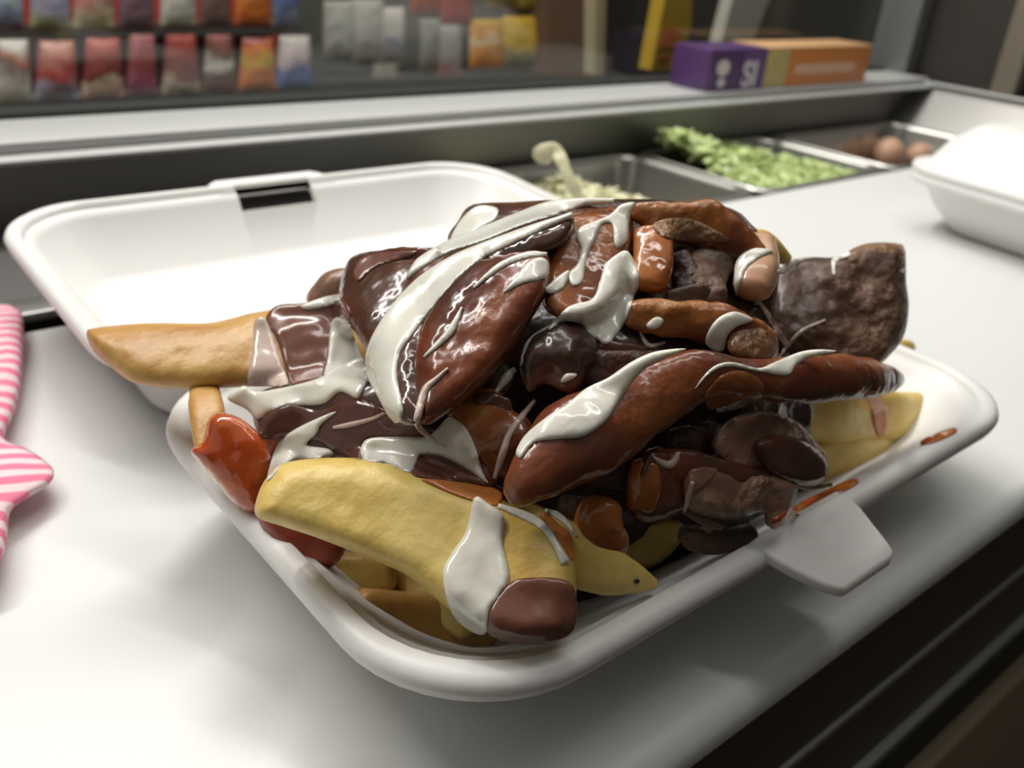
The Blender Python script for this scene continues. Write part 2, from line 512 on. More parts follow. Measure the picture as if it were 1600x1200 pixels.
# perforated plate over the empty bays on the left
mp_, nt_, b_ = nodes('perforated_plate')
tc_ = nt_.nodes.new('ShaderNodeTexCoord'); vr_ = nt_.nodes.new('ShaderNodeTexVoronoi'); vr_.inputs['Scale'].default_value = 190; vr_.inputs['Randomness'].default_value = 0
nt_.links.new(tc_.outputs['Object'], vr_.inputs['Vector'])
nt_.links.new(ramp(nt_, vr_.outputs['Distance'], [(.30, (.02, .02, .02)), (.42, (.13, .125, .12))]), b_.inputs['Base Color'])
b_.inputs['Metallic'].default_value = .5; b_.inputs['Roughness'].default_value = .5
box('perforated_plate', P(XL, 3.35, 1.33), P(3.1, 4.20, 1.35), mp_, cnt)
box('frame_bar', P(XL, 3.20, 1.315), P(3.1, 3.35, 1.35), M_steel, cnt, bev=.001)
box('well_floor', P(XL, 3.0, 2.3), P(8.4, 4.2, 2.35), M_steeld, cnt)

brd = box('cutting_board', P(XL, .615, 1.27), P(8.15, 2.98, 1.39), M_board, None, bev=.0068, seg=8)
tag(brd, 'long white plastic cutting board along the front of the counter', 'cutting board')

flo = box('floor', (-3, -3, -.05), (4, 5, 0), M_floor); tag(flo, kind='structure')
wl = box('wall_back', (-3, 2.6, 0), (4, 2.65, 2.6), M_wall); tag(wl, kind='structure')
wf = box('added_shade_wall', (-3, -.75, 0), (4, -.70, 2.6), M_wall); tag(wf, kind='structure')  # unseen dark wall added behind the camera to block ambient light from the front
wr = box('wall_right', (2.8, -3, 0), (2.85, 2.6, 2.6), M_wall); tag(wr, kind='structure')

# glass screen over the ledge
mg, ntg, bg = nodes('screen_glass')
tr = ntg.nodes.new('ShaderNodeBsdfTransparent'); gl = ntg.nodes.new('ShaderNodeBsdfGlossy'); gl.inputs['Roughness'].default_value = .05
mxs = ntg.nodes.new('ShaderNodeMixShader'); lw = ntg.nodes.new('ShaderNodeLayerWeight'); lw.inputs[0].default_value = .12; fr = ntg.nodes.new('ShaderNodeMath'); fr.operation = 'MULTIPLY_ADD'; fr.inputs[1].default_value = .3; fr.inputs[2].default_value = .03; ntg.links.new(lw.outputs['Facing'], fr.inputs[0])
tr.inputs[0].default_value = (.95, .96, .95, 1)
ntg.links.new(fr.outputs[0], mxs.inputs[0]); ntg.links.new(tr.outputs[0], mxs.inputs[1]); ntg.links.new(gl.outputs[0], mxs.inputs[2])
ntg.links.new(mxs.outputs[0], ntg.nodes['Material Output'].inputs[0])
scr = empty('glass_screen', P(3, 4.66, .93), 'clear glass screen standing along the rear ledge in front of the snack shelves', 'glass screen')
box('glass_pane', P(XL, 4.63, -1.2), P(8.4, 4.67, .929), mg, scr)
box('corner_post', P(8.43, 4.36, -1.2), P(8.60, 4.74, .97), plain('grey_post', (.20, .21, .205), .5, metal=.4), scr, bev=.001)
box('side_post', P(8.43, 3.36, -1.2), P(8.60, 3.56, .97), plain('tan_post', (.22, .19, .15), .5, metal=.3), scr, bev=.001)
box('side_panel', P(8.62, 1.0, -1.2), P(8.66, 4.36, 1.2), plain('dark_side_panel', (.030, .025, .020), .5), scr)
# slanted brace and tan upright behind the glass
br = prism('slanted_brace', [on_y(1152, -30, 6.8), on_y(1214, -30, 6.8), on_y(1172, 75, 6.8), on_y(1124, 75, 6.8)], (0, .02, 0), plain('pale_brace', (.40, .385, .33), .6))
tag(br, 'pale grey slanted brace rising behind the film box', 'brace')
up = prism('upright_batten', [on_y(932, -40, 6.5), on_y(948, -40, 6.5), on_y(944, 118, 6.5), on_y(930, 118, 6.5)], (0, .02, 0), plain('tan_batten', (.42, .36, .22), .6))
tag(up, 'thin tan upright batten at the right end of the snack shelves', 'batten')
ysg = empty('yellow_sign', on_y(1050, 110, 6.0), 'tall yellow tapering sign with red marks standing beyond the glass', 'sign')
prism('sign_board', [on_y(1046, -40, 6.0), on_y(1084, -40, 6.0), on_y(1080, 40, 6.0), on_y(1064, 110, 6.0), on_y(1017, 110, 6.0)], (0, .02, 0), plain('yellow_card', (.42, .27, .02), .5), ysg)
prism('red_mark', [on_y(1036, 42, 5.99), on_y(1062, 44, 5.99), on_y(1056, 74, 5.99), on_y(1030, 74, 5.99)], (0, -.001, 0), plain('orange_ink', (.55, .16, .02), .5), ysg)
prism('dark_mark', [on_y(1030, 88, 5.99), on_y(1046, 88, 5.99), on_y(1045, 95, 5.99), on_y(1029, 95, 5.99)], (0, -.001, 0), plain('red_ink', (.35, .07, .02), .5), ysg)

# ------------------------------------------------------------------ snack shelves
YS = 10.0
sh = empty('snack_shelf', on_y(430, 150, YS), 'dark display rack holding rows of snack bags beyond the glass', 'shelf')
M_shelf = plain('shelf_dark', (.045, .043, .038), .5)
M_shred = plain('shelf_red', (.42, .05, .035), .55, var=.4, vscale=8)
M_olive = plain('shelf_olive', (.10, .10, .08), .6, var=.2, vscale=6)


def yb(px, py, dy=0):
    return on_y(px, py, YS+dy)


prism('shelf_board', [yb(-200, 150), yb(880, 118), yb(880, 150), yb(-200, 186)], (0, .10, 0), M_shelf, sh)
prism('shelf_board', [yb(-200, 50), yb(445, 42), yb(445, 54), yb(-200, 62)], (0, .09, 0), M_shelf, sh)
prism('back_panel', [yb(-200, -80, .45), yb(436, -80, .45), yb(436, 150, .45), yb(-200, 172, .45)], (0, .01, 0), M_shred, sh)
prism('back_panel', [yb(436, -80, 1.0), yb(860, -80, 1.0), yb(860, 140, 1.0), yb(436, 160, 1.0)], (0, .01, 0), M_olive, sh)
prism('end_panel', [yb(858, -80), yb(930, -80), yb(926, 120), yb(854, 120)], (0, .12, 0), M_brownp, sh)


def bag_mat(name, stops, seed=0, scale=34, vert=.5):
    m, nt, b = nodes(name)
    tc = nt.nodes.new('ShaderNodeTexCoord'); sp = nt.nodes.new('ShaderNodeSeparateXYZ'); nt.links.new(tc.outputs['Generated'], sp.inputs[0])
    nz = nt.nodes.new('ShaderNodeTexNoise'); nz.inputs['Scale'].default_value = scale; nz.noise_dimensions = '4D'; nz.inputs['W'].default_value = seed
    nt.links.new(tc.outputs['Object'], nz.inputs['Vector'])
    a = nt.nodes.new('ShaderNodeMath'); a.operation = 'MULTIPLY_ADD'; a.inputs[1].default_value = .85
    nt.links.new(nz.outputs['Fac'], a.inputs[0])
    s = nt.nodes.new('ShaderNodeMath'); s.operation = 'MULTIPLY_ADD'; s.inputs[1].default_value = 1; s.inputs[2].default_value = -.42
    nt.links.new(sp.outputs['Z'], s.inputs[0]); nt.links.new(s.outputs[0], a.inputs[2])
    c = ramp(nt, a.outputs[0], stops); nt.links.new(c, b.inputs['Base Color'])
    b.inputs['Roughness'].default_value = .28
    n2 = nt.nodes.new('ShaderNodeTexNoise'); n2.inputs['Scale'].default_value = 60; nt.links.new(tc.outputs['Object'], n2.inputs['Vector'])
    bp = nt.nodes.new('ShaderNodeBump'); bp.inputs['Strength'].default_value = .6; bp.inputs['Distance'].default_value = .004
    nt.links.new(n2.outputs['Fac'], bp.inputs['Height']); nt.links.new(bp.outputs['Normal'], b.inputs['Normal'])
    return m


def bag(px0, px1, py0, py1, mat, label, cat='snack bag', group=None, top=.78, dy=0, thick=.16):
    """pillow bag with crimped seams, neck narrower than its base"""
    nx, nz = 10, 14; fr_ = []; bk = []
    for k in range(nz+1):
        s = k/nz; y = py1+(py0-py1)*s
        wid = 1-(1-top)*s
        for i in range(nx+1):
            u = i/nx*2-1; x = (px0+px1)/2+u*(px1-px0)/2*wid
            b_ = (max(0, 1-u*u)**.6)*(math.sin(math.pi*min(max((s-.04)/.92, 0), 1))**.5 if .04 < s < .96 else 0)
            p = yb(x, y, dy); d = (px1-px0)*.5*thick*2.2/FPX*YS*U
            wob = 1+.25*noise.noise(Vector((x*.05, y*.05, px0)))
            fr_.append(p+Vector((0, -d*b_*wob, 0))); bk.append(p+Vector((0, d*b_*.6+.002, 0)))
    n = len(fr_); fs = []
    for k in range(nz):
        for i in range(nx):
            a = k*(nx+1)+i; fs.append([a, a+1, a+nx+2, a+nx+1]); fs.append([n+a+nx+1, n+a+nx+2, n+a+1, n+a])
    rim = [i for i in range(nx+1)]+[k*(nx+1)+nx for k in range(1, nz+1)]+[nz*(nx+1)+i for i in range(nx-1, -1, -1)]+[k*(nx+1) for k in range(nz-1, 0, -1)]
    for i in range(len(rim)):
        a, b = rim[i], rim[(i+1) % len(rim)]; fs.append([b, a, a+n, b+n])
    o = mk('snack_bag', fr_+bk, fs, mat)
    return tag(o, label, cat, group)


W_ = (.55, .52, .46); CR = (.50, .40, .28); RD = (.34, .035, .03); DR = (.16, .03, .03); BL = (.10, .16, .34); LB = (.25, .33, .45); OR = (.55, .15, .03); YL = (.55, .38, .04); PU = (.15, .06, .10); BR = (.12, .06, .05)
low = [(-12, 52, 62, 162, [(0, CR), (.45, W_), (.6, BR), (.8, (.4, .12, .05)), (1, W_)], 'cream snack bag with a brown and red top, leftmost on the lower shelf'),
       (52, 126, 64, 160, [(0, LB), (.3, (.3, .2, .25)), (.45, RD), (1, (.45, .2, .15))], 'red snack bag with a pale blue lower edge on the lower shelf'),
       (126, 196, 60, 156, [(0, (.5, .25, .2)), (.35, CR), (.45, DR), (1, (.4, .08, .06))], 'red snack bag with a cream and red lower third on the lower shelf'),
       (196, 248, 54, 153, [(0, PU), (.3, (.30, .08, .14)), (.5, (.22, .04, .035)), (1, (.35, .12, .12))], 'plum and dark red snack bag in the middle of the lower shelf'),
       (252, 314, 54, 150, [(0, BR), (.15, CR), (.35, (.2, .08, .07)), (1, (.3, .05, .04))], 'dark red snack bag with a small cream patch at its base'),
       (316, 370, 54, 146, [(0, (.16, .06, .05)), (.4, BR), (.5, W_), (.68, BR), (1, (.3, .08, .07))], 'dark brown snack bag with a white band across its middle'),
       (372, 434, 60, 143, [(0, OR), (.4, OR), (.6, (.42, .30, .03)), (.8, OR), (1, (.3, .1, .1))], 'orange snack bag with a yellow-green centre on the lower shelf'),
       (430, 492, 56, 140, [(0, BL), (.4, (.08, .12, .30)), (.6, (.5, .4, .42)), (1, W_)], 'blue and white snack bag at the right end of the red lower row')]
upr = [(-20, 38, -55, 46, [(0, (.12, .05, .05)), (.3, LB), (1, W_)], 'pale blue and white snack bag, leftmost on the upper shelf'),
       (46, 112, -55, 46, [(0, (.35, .4, .15)), (.3, (.35, .33, .42)), (1, LB)], 'lilac and blue snack bag on the upper shelf'),
       (114, 180, -55, 48, [(0, (.45, .42, .2)), (.25, CR), (.5, (.5, .2, .18)), (1, CR)], 'cream and pink snack bag on the upper shelf'),
       (184, 242, -55, 46, [(0, (.16, .10, .11)), (1, (.2, .12, .16))], 'dull plum snack bag in the middle of the upper shelf'),
       (250, 308, -55, 44, [(0, (.3, .28, .18)), (.3, W_), (1, (.2, .15, .12))], 'grey and cream snack bag on the upper shelf'),
       (312, 362, -55, 42, [(0, (.15, .09, .08)), (1, (.2, .12, .1))], 'dull brown snack bag on the upper shelf'),
       (366, 426, -55, 42, [(0, (.4, .08, .04)), (.3, OR), (1, (.5, .25, .06))], 'bright orange snack bag on the upper shelf'),
       (424, 470, -55, 44, [(0, (.2, .2, .2)), (.5, (.1, .14, .28)), (1, BL)], 'dark blue snack bag at the right end of the upper shelf')]
for i, (a, b, c, d, st, lb) in enumerate(low): bag(a, b, c, d, bag_mat('bag_print', st, i), lb, group='snack bags on the lower shelf', top=.74)
for i, (a, b, c, d, st, lb) in enumerate(upr): bag(a, b, c, d, bag_mat('bag_print', st, i+20), lb, group='snack bags on the upper shelf', top=.85)
GW = (.36, .36, .32)
oth = [(504, 556, 2, 96, [(0, (.15, .14, .12)), (.3, GW), (1, GW)], 'grey-white hanging packet, leftmost of the pale ones', 'packet', .9),
       (548, 602, 0, 100, [(0, (.3, .25, .22)), (.3, (.2, .18, .17)), (.5, GW), (1, GW)], 'grey-white hanging packet between two other pale packets', 'packet', .9),
       (592, 634, 12, 92, [(0, (.3, .26, .2)), (.3, (.2, .2, .28)), (.55, (.42, .41, .37)), (1, W_)], 'pale packet with a bluish mark, right of the pale ones', 'packet', .9),
       (582, 624, 100, 138, [(0, (.2, .2, .16)), (1, (.22, .21, .17))], 'small grey packet lying under the pale packets', 'packet', .95),
       (656, 690, 30, 115, [(0, (.15, .1, .08)), (.4, (.2, .2, .18)), (1, (.28, .28, .25))], 'grey packet with a dark base left of the yellow bags', 'packet', .9),
       (684, 722, 38, 120, [(0, (.35, .06, .04)), (.3, (.3, .26, .24)), (1, GW)], 'grey packet with a red base beside the yellow bags', 'packet', .95),
       (734, 788, 30, 108, [(0, (.55, .16, .02)), (.4, (.62, .27, .04)), (.6, (.75, .6, .35)), (.75, (.6, .25, .03)), (1, YL)], 'orange-yellow bag with pale streaks on the shelf', 'snack bag', .95),
       (786, 852, 26, 104, [(0, (.30, .27, .10)), (.3, (.25, .22, .12)), (.45, YL), (1, (.6, .36, .03))], 'yellow bag, rightmost on the snack shelf', 'snack bag', .97),
       (690, 740, -40, 40, [(0, (.30, .03, .03)), (1, (.35, .05, .04))], 'dark red packet half cut off by the top of the frame', 'packet', .95),
       (642, 690, -50, 22, [(0, (.35, .06, .02)), (1, (.45, .15, .04))], 'red-orange packet at the top of the frame', 'packet', .95),
       (760, 812, -50, 16, [(0, (.2, .15, .03)), (1, (.25, .18, .03))], 'dull mustard packet above the yellow bag', 'packet', .95),
       (812, 862, -50, 14, [(0, (.28, .22, .03)), (1, (.25, .2, .03))], 'olive-yellow packet at the top right of the snack rack', 'packet', .95)]
for i, (a, b, c, d, st, lb, ct, tp) in enumerate(oth): bag(a, b, c, d, bag_mat('packet_print', st, i+40), lb, ct, top=tp, dy=.3, group='packets hanging right of the red rows')

# ------------------------------------------------------------------ film box on the ledge
fb = empty('wrap_box', P(6.7, 4.35, .95), 'long purple and orange wrap carton lying on the right end of the ledge', 'box')
YB0, YB1 = 4.16, 4.50
A0 = on_y(1092, 124, YB0); A1 = on_y(1342, 116, YB0)
xa, xb = 5.32, 7.40
hb_, ht_ = .95, .665
M_pur = plain('purple_card', (.085, .035, .13), .4); M_orc = plain('orange_card', (.62, .22, .05), .4); M_crc = plain('yellow_card_photo', (.50, .40, .16), .45, var=.35, vscale=120)
M_lid = plain('peach_card', (.62, .36, .18), .4)
x1_, x2_ = 5.98, 6.24


def fbox(n, x0, x1, m): return box(n, P(x0, YB0, ht_), P(x1, YB1, hb_), m, fb, bev=.0008)


fbox('purple_end', xa, x1_, M_pur); fbox('picture_panel', x1_, x2_+.02, M_crc); fbox('orange_body', x2_+.02, xb, M_orc)
box('top_flap', P(x1_, YB0-.004, ht_-.006), P(xb, YB1+.004, ht_+.012), M_lid, fb, bev=.0006)
M_wh = plain('white_ink', (.62, .58, .62), .5)
for k, xx in enumerate(np.linspace(x2_+.12, xb-.30, 9)):
    box('print_band', P(xx, YB0-.006, .79), P(xx+.085, YB0, .86), plain('pale_print', (.72, .48, .34), .5) if k == 0 else bpy.data.materials['pale_print'], fb)
cu = bpy.data.curves.new('lettering', 'FONT'); cu.body = 'SI'; cu.size = .031; cu.extrude = .0003; cu.offset = .0008
tm = bpy.data.objects.new('tmp', cu); COL.objects.link(tm); bpy.context.view_layer.update()
me_ = bpy.data.meshes.new_from_object(tm.evaluated_get(bpy.context.evaluated_depsgraph_get())); bpy.data.objects.remove(tm)
to = bpy.data.objects.new('lettering', me_); COL.objects.link(to); to.parent = fb; me_.materials.clear()
to.data.materials.append(M_wh); to.rotation_euler = (math.pi/2, 0, 0)
to.location = P(5.70, YB0-.008, .925)-worldloc(fb)


def disc(name, c, r, m, par, ax='y', n=24, th=.0008):
    pts = [c+Vector((math.cos(2*math.pi*k/n)*r, 0, math.sin(2*math.pi*k/n)*r*.8)) for k in range(n)]
    return prism(name, pts, (0, -th, 0), m, par)


disc('white_mark', P(5.47, YB0-.002, .79), .0085, M_wh, fb); disc('white_mark', P(5.47, YB0-.002, .89), .0050, M_wh, fb)
box('violet_stripe', P(5.70, YB0-.004, .68), P(5.96, YB0, .94), plain('violet_ink', (.12, .05, .20), .4), fb)

# ------------------------------------------------------------------ pans
M_pan = plain('steel_pan', (.50, .49, .46), .30, metal=.9, var=.1, vscale=12)


def pan(x0, x1, label, y0=3.04, y1=4.14, hr=1.30, depth=.9):
    r = .16; lv = []
    for ins, h in ((0, hr+.02), (0, hr), (.035, hr-.004), (.05, hr), (.065, hr+.03), (.10, hr+depth-.08), (.16, hr+depth)):
        lv.append([P(x, y, h) for x, y in rrect(x0+ins, x1-ins, y0+ins, y1-ins, max(.05, r-ins*.5), 6)])
    outer = [[P(x, y, h) for x, y in rrect(x0+i2, x1-i2, y0+i2, y1-i2, .1, 6)] for i2, h in ((.14, hr+depth+.02), (.04, hr+.05), (0, hr+.02))]
    vs, fs = loft(outer+lv[1:])
    return tag(mk('steel_pan', vs, fs, M_pan), label, 'food pan', 'steel pans set in the counter')


pan(3.2, 4.58, 'steel pan of pale shredded cabbage, nearest of the pans')
pan(4.62, 6.08, 'middle steel pan holding bright green shredded lettuce')
pan(6.12, 7.95, 'farthest steel pan holding brownish pink balls')


def shreds(name, x0, x1, y0, y1, h, n, cols, label, cat, ln=.14, seed=1, pile=None):
    rnd = random.Random(seed); V = []; F = []
    for _ in range(n):
        x = rnd.uniform(x0, x1); y = rnd.uniform(y0, y1); hh = h-(pile(x, y) if pile else 0)-rnd.uniform(0, .06)
        a = rnd.uniform(0, 6.28); e = rnd.uniform(-.5, .7); l = ln*rnd.uniform(.5, 1.3); wd = rnd.uniform(.012, .03)
        d = Vector((math.cos(a)*math.cos(e), math.sin(a)*math.cos(e), math.sin(e))); s = Vector((-math.sin(a), math.cos(a), rnd.uniform(-.5, .5))).normalized(); u = d.cross(s)
        c = P(x, y, hh); b = len(V); cv = rnd.uniform(-.3, .3)
        for k in range(4):
            t = k/3-.5; o = c+d*(t*l*U)+u*(cv*l*U*(.25-t*t)*2)
            for sx, sy in ((-1, -.3), (1, -.3), (1, .3), (-1, .3)): V.append(o+s*sx*wd*U+u*sy*wd*U)
        for k in range(3):
            for q in range(4):
                r_ = (q+1) % 4; F.append([b+k*4+q, b+k*4+r_, b+k*4+4+r_, b+k*4+4+q])
        F.append([b, b+1, b+2, b+3]); F.append([b+12, b+13, b+14, b+15])
    m = plain(name+'_material', cols, .4, sss=.2, var=.4, vscale=40)
    o = mk(name, V, F, m, smooth=False); return tag(o, label, cat, kind='stuff')


shreds('shredded_cabbage', 3.35, 4.4, 3.2, 3.95, 1.62, 900, (.66, .64, .42), 'pale shredded cabbage piled in the nearest pan', 'cabbage', seed=2, pile=lambda x, y: .22*math.exp(-((x-3.75)**2)/.12))
shreds('shredded_lettuce', 4.75, 5.95, 3.15, 4.05, 1.50, 1500, (.50, .60, .26), 'bright green shredded lettuce heaped in the middle pan', 'lettuce', seed=3, pile=lambda x, y: .30*math.exp(-((x-4.9)**2+(y-4.0)**2)/.25)+.08*math.sin(x*6+y*3))
# the leaf hanging over the pan edge
lf = strip('cabbage_leaf', [(832, 243, 8, 0, 4.05), (850, 240, 14, 0, 4.0), (868, 236, 12, 0, 3.98), (878, 252, 11, 0, 3.96), (888, 275, 9, 0, 3.95), (900, 300, 9, 0, 3.95), (912, 318, 7, 0, 3.95)], plain('pale_leaf', (.66, .64, .42), .4, sss=.3), thick=.3, amp=.3, food=False)
tag(lf, 'long pale cabbage shred curling up over the back of the nearest pan', 'cabbage leaf')
M_ball = plain('pinkish_brown_ball', (.52, .31, .21), .5, bump=.3, bscale=200, var=.2, vscale=60)
for px, py, r, lb in [(1318, 232, 26, 'leftmost pinkish ball in the farthest pan'), (1346, 230, 26, 'pinkish ball just right of the leftmost one in the pan'), (1387, 240, 25, 'pinkish ball in the middle of the farthest pan'), (1436, 243, 20, 'rightmost pinkish ball visible in the farthest pan')]:
    t = 1.5/-ray(px, py)[2]; c = T(px, py, t); R_ = r*t*U/FPX
    bm = bmesh.new(); bmesh.ops.create_icosphere(bm, subdivisions=3, radius=R_)
    for v in bm.verts: v.co *= 1+.06*noise.noise(v.co*60+c*9)
    vs = [v.co+c for v in bm.verts]; bm.verts.index_update(); fs = [[v.index for v in f.verts] for f in bm.faces]; bm.free()
    tag(mk('food_ball', vs, fs, M_ball), lb, 'food ball', 'balls in the farthest pan')
blk = shreds('ball_bed', 6.35, 7.75, 3.2, 4.0, 1.66, 300, (.25, .15, .09), 'brown crumbs filling the bottom of the farthest pan', 'crumbs', seed=5)

# ------------------------------------------------------------------ foam containers


def tub(x0, x1, y0, y1, D, tf, r=.27, lip=.03, base_in=.27):
    prof = [(base_in-.01, D+.0), (base_in-.05, D-.02), (.12, .16), (.055, .045), (.0, .040), (-.006, .02), (0, .004), (.012, -.004), (.034, -.004), (.041, .004), (.046, .016), (.062, .020), (.076, .036), (base_in-.03, D-.07), (base_in+.04, D-.045)]
    loops = []
    for i, h in prof:
        q = rrect(x0+i, x1-i, y0+i, y1-i, max(.10, r-i*.55), 10); o = []
        for a in range(len(q)):
            p, n_ = q[a], q[(a+1) % len(q)]; k = 16 if a % 11 == 10 else 1
            for j in range(k): o.append((p[0]+(n_[0]-p[0])*j/k, p[1]+(n_[1]-p[1])*j/k))
        loops.append([tf(x, y, h) for x, y in o])
    return loft(loops)


X0, X1, Y0, Y1 = .55, 2.465, .69, 1.88
clam = empty('foam_container', P(1.5, 1.3, 1.27), 'open white foam takeaway container holding the loaded fries', 'takeaway container')
flat = lambda x, y, h: P(x, y, 1.0+h)
v_, f_ = tub(X0, X1, Y0, Y1, .265, flat)
tray = mk('tray', v_, f_, M_foam, clam)
tt = Vector((0, 0, 0))
V_ = []; tabl = []
for y, h, xa_, xb_ in ((.735, .9955, 1.285, 1.592), (.70, .9955, 1.285, 1.592), (.672, 1.003, 1.292, 1.590), (.64, 1.018, 1.315, 1.586), (.60, 1.037, 1.350, 1.582), (.580, 1.046, 1.375, 1.576), (.572, 1.050, 1.395, 1.555)):
    tabl.append([P(xa_, y, h), P(xb_, y, h), P(xb_, y, h+.024), P(xa_, y, h+.024)])
v_, f_ = loft(tabl); tb = mk('closing_tab', v_, f_, M_foam, clam)
md = tb.modifiers.new('b', 'BEVEL'); md.width = .0009; md.segments = 3
HY = 1.92; SA = math.radians(3.2)


def lidtf(x, y, h):
    d = y-HY; return P(x, HY+d*math.cos(SA)-h*math.sin(SA)*.0, 1.0-d*math.sin(SA)+h)


v_, f_ = tub(.553, 2.49, HY, 3.15, .27, lidtf, base_in=.20)
lid = mk('lid', v_, f_, M_foam, clam)
# latch flange and its slot
slot = [lidtf(1.30, 3.10, .012), lidtf(1.76, 3.10, .012), lidtf(1.76, 3.20, .012), lidtf(1.73, 3.235, .012), lidtf(1.34, 3.235, .012), lidtf(1.30, 3.20, .012)]
fl = prism('latch_flange', slot, (0, 0, -.0028), M_foam, clam)
cut = box('cutter', lidtf(1.36, 3.055, -.2), lidtf(1.66, 3.125, .12), M_foam)
for o_ in (lid, fl):
    md = o_.modifiers.new('slot', 'BOOLEAN'); md.operation = 'DIFFERENCE'; md.object = cut; md.solver = 'EXACT'
bpy.context.view_layer.update(); dg = bpy.context.evaluated_depsgraph_get()
for o_ in (lid, fl):
    nm = bpy.data.meshes.new_from_object(o_.evaluated_get(dg)); o_.modifiers.clear(); nm.set_sharp_from_angle(angle=math.radians(45)); o_.data = nm
bpy.data.objects.remove(cut)
box('hinge', P(.80, 1.872, 1.0), P(2.22, 1.928, 1.012), M_foam, clam, bev=.0005)

# closed container on the right
cc = empty('closed_foam_container', P(5.4, 1.8, 1.27), 'closed white foam takeaway container standing at the right on the board', 'takeaway container')
RC = math.radians(-8)


def tf2(x, y, h):
    dx = x-4.62; dy = y-2.30
    return P(4.62+dx*math.cos(RC)-dy*math.sin(RC), 2.30+dx*math.sin(RC)+dy*math.cos(RC), .975+h)


v_, f_ = tub(4.60, 6.5, 1.10, 2.32, .295, tf2); mk('tray', v_, f_, M_foam, cc)
v_, f_ = tub(4.60, 6.5, 1.10, 2.32, .26, lambda x, y, h: tf2(x, y, -h-.002), base_in=.26); mk('lid', v_, f_, M_foam, cc)

# ------------------------------------------------------------------ striped cloth
mc, ntc, bc = nodes('pink_striped_cloth')
tcc = ntc.nodes.new('ShaderNodeTexCoord'); wv = ntc.nodes.new('ShaderNodeTexWave'); wv.bands_direction = 'Y'; wv.inputs['Scale'].default_value = 42; wv.inputs['Distortion'].default_value = 3.0; wv.inputs['Detail'].default_value = 1; wv.inputs['Detail Scale'].default_value = .8
ntc.links.new(tcc.outputs['Object'], wv.inputs['Vector'])
ntc.links.new(ramp(ntc, wv.outputs['Fac'], [(.35, (.80, .62, .64)), (.6, (.78, .20, .32))]), bc.inputs['Base Color']); bc.inputs['Roughness'].default_value = .9
cl = blob('striped_cloth', [(-150, 470), (-20, 474), (20, 478), (36, 500), (34, 590), (24, 640), (8, 684), (40, 700), (60, 712), (84, 735), (76, 757), (40, 780), (16, 800), (12, 830), (4, 868), (-30, 900), (-150, 880)],
          mc, T_=40, w=45, back=14, amp=.8, freq=25, base=lambda v: 1.215/-ray(v[0], v[1])[2])
FOOD.clear()
tag(cl, 'crumpled pink and white striped cloth at the left edge of the board', 'cloth')


# ------------------------------------------------------------------ FOOD
def ty(px, py, y): return y/ray(px, py)[1]


def fry(path, label, mat=M_fry, **k):
    kw = dict(thick=.85, n=3.2, roll=0, cap=(.5, .5), amp=.10, freq=60, fine=.02); kw.update(k)
    return tag(strip('potato_fry', path, mat, **kw), label, 'fry', 'thick cut fries in the open container')


def meat(path, label, mat=M_bbq, **k):
    kw = dict(thick=.5, n=2.5, cap=(.6, .6), amp=.42, freq=75, fine=.05); kw.update(k)
    return tag(strip('meat_strip', path, mat, **kw), label, 'meat', 'sauced meat pieces in the open container')


def lump(out, label, mat=M_bbq, name='meat_piece', cat='meat', group='sauced meat pieces in the open container', **k):
    return tag(blob(name, out, mat, **k), label, cat, group)


# the tray itself can carry sauce
FOOD.append(([Vector(tray.matrix_basis @ v.co)+worldloc(clam) for v in tray.data.vertices], [tuple(p.vertices) for p in tray.data.polygons], tray))
NTRAY = 1

# hidden bulk under the visible pieces
bm = bmesh.new(); bmesh.ops.create_icosphere(bm, subdivisions=5, radius=1)
vs = []
for v in bm.verts:
    c = v.co; k = 1+.07*noise.noise(c*4)+.03*noise.noise(c*11)
    x, y, z = HC+np.array([HR[0]*.78*c.x, HR[1]*.70*c.y, HR[2]*.74*c.z])*k
    vs.append(P(x, y, min(-z, 1.20)))
bm.verts.index_update(); fs = [[v.index for v in f.verts] for f in bm.faces]; bm.free()
hp = mk('chopped_filling', vs, fs, M_dark, food=True); tag(hp, 'dark sauced chopped meat and fries filling the container beneath the top pieces', 'filling', kind='stuff')

# ---- fries
def frylump(out, label, mat, **k):
    return lump(out, label, mat, name='potato_fry', cat='fry', group='thick cut fries in the open container', **k)


ln = lambda a, b: (lambda v: a[1]+(b[1]-a[1])*(v[0]-a[0])/(b[0]-a[0]))
bF1 = ln((150, ty(150, 528, 1.80)), (580, ty(580, 548, 1.47)))
frylump([(135, 520), (150, 512), (230, 505), (320, 505), (360, 498), (400, 488), (470, 480), (540, 488), (578, 530), (572, 590), (500, 604), (400, 604), (290, 608), (215, 600), (175, 575), (146, 548)],
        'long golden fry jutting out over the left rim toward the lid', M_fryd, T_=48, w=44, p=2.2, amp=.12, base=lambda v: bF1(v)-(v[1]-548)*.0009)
fry([(318, 600, 22, 0, ty(318, 600, 1.62)), (325, 650, 27, 0, ty(325, 650, 1.50)), (335, 720, 26, 0, ty(335, 720, 1.40))], 'short fry standing under the long golden fry at the left rim', M_fryd)
bF3 = ln((410, ty(410, 776, 1.16)), (890, ty(890, 960, .75)))
cF3 = ln((410, 770), (890, 930))
frylump([(400, 806), (404, 770), (420, 742), (442, 724), (500, 716), (570, 717), (650, 732), (740, 764), (800, 788), (860, 822), (892, 858), (900, 910), (898, 962), (880, 994), (825, 1004), (765, 990), (700, 950), (640, 902), (600, 882), (500, 842), (440, 822)],
        'biggest pale golden fry lying across the front of the container', M_fry2, T_=58, w=44, p=2.5, amp=.07, base=lambda v: bF3(v)-(v[1]-cF3(v))*.0005)
